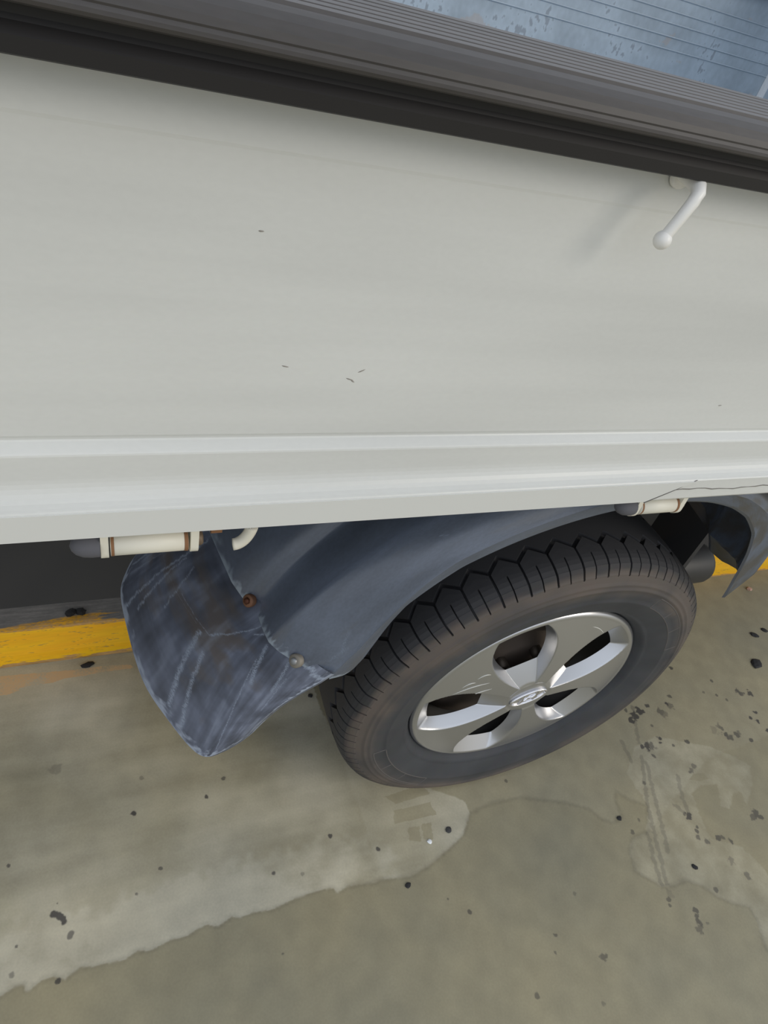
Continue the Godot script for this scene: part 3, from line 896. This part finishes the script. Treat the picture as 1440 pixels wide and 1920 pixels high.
func build_fittings(truck: Node3D, white: Material):
	var cream := mat(rgb(226, 222, 208), 0.45)
	var rust := mat(rgb(134, 96, 66), 0.85)
	var rubber := mat(rgb(92, 92, 98), 0.8)
	for h in [[-0.619, -0.561, 0.782], [-0.100, -0.047, 0.7845]]:
		var y: float = h[2]
		var hinge := Node3D.new()
		hinge.name = "hinge"
		truck.add_child(hinge, true)
		var st := begin()
		var r := 0.0092
		tube(st, [Vector3(h[0], y, 0.06), Vector3(h[0], y, 0.06) + Vector3(0.0005, 0, 0), Vector3(h[1], y, 0.06) - Vector3(0.0005, 0, 0), Vector3(h[1], y, 0.06)], [0.0, r, r, 0.0], 28)
		put("hinge_tube", done(st), cream, hinge)
		st = begin()
		tube(st, [Vector3(h[0] + 0.0008, y, 0.06), Vector3(h[0] + 0.003, y, 0.06)], [r * 1.03, r * 1.02], 28)
		put("rust_ring", done(st), rust, hinge)
		st = begin()
		tube(st, [Vector3(h[1] - 0.0035, y, 0.06), Vector3(h[1] - 0.0006, y, 0.06)], [r * 1.02, r * 1.04], 28)
		put("rust_ring", done(st), rust, hinge)
		# welded tabs that carry the pin
		for s in [[h[0] - 0.0065, h[0] - 0.0008], [h[1] + 0.0012, h[1] + 0.0075]]:
			var tab := []
			for k in 17:
				var t := PI * k / 16.0
				tab.append(Vector2(0.059 + 0.0085 * cos(t), y - 0.003 - 0.0095 * sin(t)))
			tab.append(Vector2(0.0505, y + 0.0195))
			tab.append(Vector2(0.066, y + 0.0195))
			put("hinge_tab", extrude(tab, s[0], s[1]), cream, hinge)
		st = begin()
		tube(st, [Vector3(h[1] + 0.007, y, 0.06), Vector3(h[1] + 0.010, y, 0.06), Vector3(h[1] + 0.0115, y, 0.06), Vector3(h[1] + 0.0115, y, 0.06)], [0.0062, 0.0062, 0.005, 0.0], 6)
		put("pin_head", done(st), mat(rgb(120, 104, 88), 0.6, 0.4), hinge)
		st = begin()
		var b := Vector3(h[0] - 0.0068, y + 0.001, 0.06)
		tube(st, [b, b - Vector3(0.006, 0, 0), b - Vector3(0.012, 0, 0), b - Vector3(0.017, 0, 0), b - Vector3(0.020, 0, 0), b - Vector3(0.0213, 0, 0)], [0.0100, 0.0102, 0.0095, 0.0072, 0.004, 0.0], 20)
		put("rubber_stop", done(st), rubber, hinge)
	# bent hook under the gate
	var st := begin()
	var path := []
	var rad := []
	for k in 13:
		var t := k / 12.0
		var a := t * PI * 0.5
		path.append(Vector3(-0.507 - 0.015 * (1.0 - cos(a)), 0.788 - 0.027 * sin(a), 0.05))
		rad.append(0.0052)
	path.append(path[12] + Vector3(-0.0006, 0, 0))
	rad.append(0.0)
	tube(st, path, rad, 16)
	put("rope_hook", done(st), cream, truck)
	# rusty bracket end between the hinge and the hook
	put("bracket_end", box(-0.540, -0.531, 0.768, 0.803, 0.035, 0.045), rust, truck)
	# latch lever: flat root below the rail, rod, ball end
	var lever := Node3D.new()
	lever.name = "latch_lever"
	truck.add_child(lever, true)
	st = begin()
	path = [Vector3(-0.2455, 1.100, 0.052), Vector3(-0.2470, 1.0985, 0.066), Vector3(-0.2490, 1.0965, 0.0755), Vector3(-0.2510, 1.0938, 0.0800), Vector3(-0.2530, 1.0890, 0.0815), Vector3(-0.2575, 1.0775, 0.082), Vector3(-0.2625, 1.0645, 0.082)]
	tube(st, path, [0.0062, 0.0058, 0.0052, 0.0048, 0.0044, 0.0041, 0.0040], 18)
	var wm := mat(rgb(236, 234, 230), 0.35)
	put("lever_rod", done(st), wm, lever)
	st = begin()
	sphere(st, Vector3(-0.2631, 1.0627, 0.082), Vector3(0.0062, 0.0062, 0.0062), 14)
	put("lever_knob", done(st), wm, lever)
	st = begin()
	tube(st, [Vector3(-0.2440, 1.096, 0.050), Vector3(-0.2440, 1.096, 0.0535), Vector3(-0.2440, 1.096, 0.0545), Vector3(-0.2440, 1.096, 0.0545)], [0.008, 0.008, 0.007, 0.0], 24)
	put("lever_socket", done(st), wm, lever)

func build_bed(truck: Node3D):
	var blue := mat(Color.WHITE, 0.55)
	var w := 1024
	var h := 256
	var img := Image.create(w, h, false, Image.FORMAT_RGB8)
	var n1 := noise(0.012, 91, 5)
	var n2 := noise(0.12, 92, 3)
	for y in h:
		for x in w:
			var a := n1.get_noise_2d(x, y * 2.0)
			var b := n2.get_noise_2d(x, y)
			var c := Color(0.63, 0.68, 0.725) * (1.0 + a * 0.12 + b * 0.05)
			if a + b * 0.9 > 0.62:
				c = c.lerp(Color(0.42, 0.44, 0.47), 0.5)
			if n1.get_noise_2d(x + 700.0, y * 3.0) > 0.55:
				c = c.lerp(Color(0.66, 0.62, 0.60), 0.5)
			img.set_pixel(x, y, c)
	blue.albedo_texture = tex(img)
	put("bed_floor", box(-1.25, 1.42, 0.785, 0.803, -1.50, 0.02), blue, truck)
	put("far_side_panel", box(-1.25, 1.39, 0.80, 1.262, -1.53, -1.50), blue, truck)
	for y in [1.0856, 1.1145, 1.144, 1.170, 1.2]:
		put("panel_rib", box(-1.24, 1.385, y - 0.002, y + 0.002, -1.501, -1.4975, 0.0015), blue, truck)
	put("far_rail", box(-1.25, 1.42, 1.262, 1.31, -1.54, -1.47), mat(rgb(96, 48, 44), 0.7), truck)
	put("corner_post", box(1.385, 1.400, 0.80, 1.262, -1.499, -1.485), mat(rgb(225, 226, 228), 0.5), truck)
	put("headboard", box(1.40, 1.43, 0.78, 1.45, -1.54, 0.06), blue, truck)
	# what carries the bed, black and out of the light
	var black := mat(rgb(52, 52, 54), 0.7)
	put("chassis_beam", box(-1.25, 2.2, 0.205, 0.60, -0.44, -0.365), black, truck)
	put("chassis_beam", box(-1.25, 2.2, 0.3, 0.50, -1.15, -1.08), black, truck)
	for x in [-1.0, 0.95]:
		put("cross_member", box(x, x + 0.05, 0.55, 0.785, -1.48, -0.03), black, truck)
	put("fuel_tank", box(0.60, 1.6, 0.180, 0.55, -0.60, -0.343, 0.02), black, truck)
	put("bed_sill", box(-1.25, 1.40, 0.735, 0.785, -0.06, -0.03), black, truck)
	var st := begin()
	tube(st, [Vector3(0, HUB, -0.04), Vector3(0, HUB, -0.05), Vector3(0, HUB, -1.5)], [0.02, 0.045, 0.045], 24)
	put("axle", done(st), black, truck)
	# black tank beside the wheel, its round end towards the front
	st = begin()
	var y := 0.290
	var z := -0.235
	tube(st, [Vector3(0.20, y, z), Vector3(0.2, y, z), Vector3(0.590, y, z), Vector3(0.600, y, z), Vector3(0.605, y, z), Vector3(0.606, y, z)], [0.0, 0.046, 0.046, 0.043, 0.036, 0.0], 32)
	var tank := put("underbody_tank", done(st), mat(rgb(46, 46, 47), 0.5), truck)
	put("tank_strap", box(0.47, 0.482, 0.24, 0.50, -0.30, -0.185), black, tank)

# ---------------------------------------------------------------- small things on the floor
func crumb(called: String, at: Vector2, size: Vector3, seed_: int, m: Material, label: String, category: String, turn := 0.0):
	rng.seed = seed_
	var n := 9
	var st := begin()
	st.set_smooth_group(-1)
	var rings := []
	for k in [[0.0, 0.86], [0.45, 1.0], [0.85, 0.72], [1.0, 0.0]]:
		var row := []
		for j in n:
			var t := TAU * j / n
			var r: float = k[1] * rng.randf_range(0.78, 1.12)
			row.append(Vector3(cos(t) * r * size.x, k[0] * size.y * (1.0 if k[1] == 0.0 else rng.randf_range(0.85, 1.1) if k[0] > 0.0 else 1.0), sin(t) * r * size.z))
		row.append(row[0])
		rings.append(row)
	grid(st, rings, false)
	var o := put(called, done(st), m, self)
	o.position = Vector3(at.x, 0.0885 if at.y < -0.41 else 0.0, at.y)
	o.rotation.y = turn
	tag(o, label, category)

func _ready():
	# ---- camera
	var cam := Camera3D.new()
	cam.transform = Transform3D(Basis(Vector3(0.92070, 0.22776, 0.31692), Vector3(0.05623, 0.72616, -0.68522), Vector3(-0.38620, 0.64871, 0.65577)).orthonormalized(), Vector3(-0.6213, 1.1789, 0.4445))
	cam.fov = rad_to_deg(2.0 * atan(960.0 / 1250.0))
	cam.near = 0.02
	cam.current = true
	add_child(cam)
	# ---- overcast sky, the only large source; a veiled sun behind the cloud towards the truck's front
	var env := Environment.new()
	var sm := ProceduralSkyMaterial.new()
	sm.sky_top_color = Color(0.91, 0.94, 0.98)
	sm.sky_horizon_color = Color(0.84, 0.86, 0.88)
	sm.sky_curve = 0.2
	sm.ground_bottom_color = Color(0.40, 0.39, 0.36)
	sm.ground_horizon_color = Color(0.55, 0.55, 0.53)
	sm.sun_angle_max = 1.0
	var sky := Sky.new()
	sky.sky_material = sm
	env.background_mode = Environment.BG_SKY
	env.sky = sky
	env.ambient_light_source = Environment.AMBIENT_SOURCE_SKY
	env.tonemap_mode = Environment.TONE_MAPPER_LINEAR
	env.tonemap_exposure = 1.15
	env.sdfgi_enabled = true
	env.ssao_enabled = true
	env.ssil_enabled = true
	var we := WorldEnvironment.new()
	we.environment = env
	add_child(we)
	var sun := DirectionalLight3D.new()
	sun.light_color = Color(1.0, 0.97, 0.92)
	sun.light_energy = 0.26
	sun.light_angular_distance = 24.0
	sun.shadow_enabled = true
	add_child(sun)
	sun.look_at_from_position(Vector3(2.1, 1.6, 2.1), Vector3.ZERO)
	# ---- floor
	var st := begin()
	st.set_smooth_group(-1)
	var quad := func(x0, x1, z0, z1, y):
		for v in [[x0, z0], [x1, z0], [x1, z1], [x0, z0], [x1, z1], [x0, z1]]:
			st.set_uv(Vector2((v[0] - FX) / FW, (v[1] - FZ) / FH))
			st.add_vertex(Vector3(v[0], y, v[1]))
	quad.call(FX, FX + FW, FZ, FZ + FH, 0.0)
	var fm := mat(Color.WHITE, 0.62)
	fm.albedo_texture = tex(floor_image())
	st.set_material(fm)
	st.generate_normals()
	var mesh: ArrayMesh = st.commit()
	var plain := mat(rgb(124, 121, 106), 0.62)
	var nt := NoiseTexture2D.new()
	nt.width = 512
	nt.height = 512
	nt.seamless = true
	nt.noise = noise(0.01, 7, 5)
	var ramp := Gradient.new()
	ramp.set_color(0, rgb(138, 131, 107))
	ramp.set_color(1, rgb(154, 147, 122))
	nt.color_ramp = ramp
	plain.albedo_color = Color.WHITE
	plain.albedo_texture = nt
	plain.uv1_scale = Vector3(1.0, 0.5, 1)
	st = begin()
	st.set_smooth_group(-1)
	quad = func(x0, x1, z0, z1, y):
		for v in [[x0, z0], [x1, z0], [x1, z1], [x0, z0], [x1, z1], [x0, z1]]:
			st.set_uv(Vector2((v[0] - FX) / FW, (v[1] - FZ) / FH))
			st.add_vertex(Vector3(v[0], y, v[1]))
	quad.call(-14.0, FX, -12.0, 14.0, 0.0)
	quad.call(FX + FW, 14.0, -12.0, 14.0, 0.0)
	quad.call(FX, FX + FW, -12.0, FZ, 0.0)
	quad.call(FX, FX + FW, FZ + FH, 14.0, 0.0)
	quad.call(-14.0, 14.0, -12.0, 14.0, -0.2)
	st.set_material(plain)
	st.generate_normals()
	st.commit(mesh)
	var fl := MeshInstance3D.new()
	fl.name = "floor"
	fl.mesh = mesh
	fl.set_meta("kind", "structure")
	tag(fl, "olive grey stained concrete floor under the truck", "floor")
	add_child(fl)
	# ---- kerb
	var km := mat(Color.WHITE, 0.6)
	km.albedo_texture = tex(curb_image())
	var kerb := put("curb", extrude([Vector2(-0.396, 0.0), Vector2(-0.398, 0.030), Vector2(-0.4105, 0.080), Vector2(-0.413, 0.086), Vector2(-0.419, 0.0885), Vector2(-0.53, 0.0885)], -3.0, 3.6, false), km, self)
	put("back_face", box(-3.0, 3.6, 0.0, 0.0885, -0.56, -0.53), mat(rgb(112, 110, 105), 0.8), kerb)
	tag(kerb, "low concrete kerb with chipped yellow painted face behind the wheel", "kerb")
	# ---- the truck
	var truck := Node3D.new()
	truck.name = "pickup_truck"
	add_child(truck)
	tag(truck, "white flatbed truck with black rubber rail and silver rear wheel", "truck")
	var white := mat(Color.WHITE, 0.38)
	white.albedo_texture = tex(gate_image())
	build_gate(truck, white)
	build_rail(truck)
	build_wheel(truck)
	build_fender(truck)
	build_flap(truck)
	build_fittings(truck, white)
	build_bed(truck)
	# ---- crumbs on the floor
	var coal := mat(rgb(38, 38, 40), 0.8)
	var pale := mat(rgb(232, 236, 240), 0.4)
	var pink := mat(rgb(186, 150, 132), 0.8)
	crumb("rubber_crumb", Vector2(0.901, -0.109), Vector3(0.019, 0.006, 0.015), 3, coal, "largest flat black chip on the floor, to the right of the wheel", "debris", 0.4)
	crumb("rubber_crumb", Vector2(0.972, -0.190), Vector3(0.013, 0.004, 0.008), 4, coal, "oblong black chip behind the largest chip, near the right edge", "debris", -0.5)
	crumb("rubber_crumb", Vector2(1.019, -0.198), Vector3(0.010, 0.004, 0.007), 5, coal, "black chip farthest to the right, nearly cut by the picture's edge", "debris", -0.6)
	crumb("rubber_crumb", Vector2(-0.185, 0.151), Vector3(0.0062, 0.003, 0.0046), 6, coal, "small black crumb alone below the tide line under the wheel", "debris", 0.3)
	crumb("rubber_crumb", Vector2(-0.078, 0.083), Vector3(0.0062, 0.003, 0.0062), 7, mat(rgb(62, 62, 62), 0.8), "small grey round crumb beside the damp tyre prints", "debris")
	crumb("rubber_crumb", Vector2(0.274, 0.145), Vector3(0.0058, 0.003, 0.005), 8, coal, "small black crumb on the wet edge midway along the right", "debris")
	crumb("rubber_crumb", Vector2(0.375, 0.263), Vector3(0.0072, 0.003, 0.0045), 9, coal, "small black crumb on the pale dried patch at lower right", "debris", -0.7)
	crumb("rubber_crumb", Vector2(-0.259, -0.232), Vector3(0.0052, 0.004, 0.0045), 10, coal, "tiny black crumb on the floor between mud flap and tire", "debris")
	crumb("paint_flake", Vector2(-0.121, 0.094), Vector3(0.0048, 0.003, 0.0045), 11, pale, "tiny white flake at the end of the tyre prints", "debris")
	crumb("pebble", Vector2(1.091, -0.336), Vector3(0.009, 0.007, 0.008), 12, pink, "small pinkish pebble by the yellow kerb at far right", "pebble")
	var clump := mat(rgb(26, 24, 24), 0.9)
	crumb("dirt_clump", Vector2(-0.690, -0.437), Vector3(0.011, 0.010, 0.008), 21, clump, "left one of two black dirt clumps on top of the kerb", "debris", 0.5)
	crumb("dirt_clump", Vector2(-0.673, -0.437), Vector3(0.010, 0.010, 0.009), 22, clump, "right one of two black dirt clumps on top of the kerb, nearer the mud flap", "debris", -0.6)
	crumb("dirt_clump", Vector2(-0.667, -0.377), Vector3(0.013, 0.007, 0.006), 23, clump, "black crumbly dirt at the foot of the yellow kerb", "debris", 0.2)
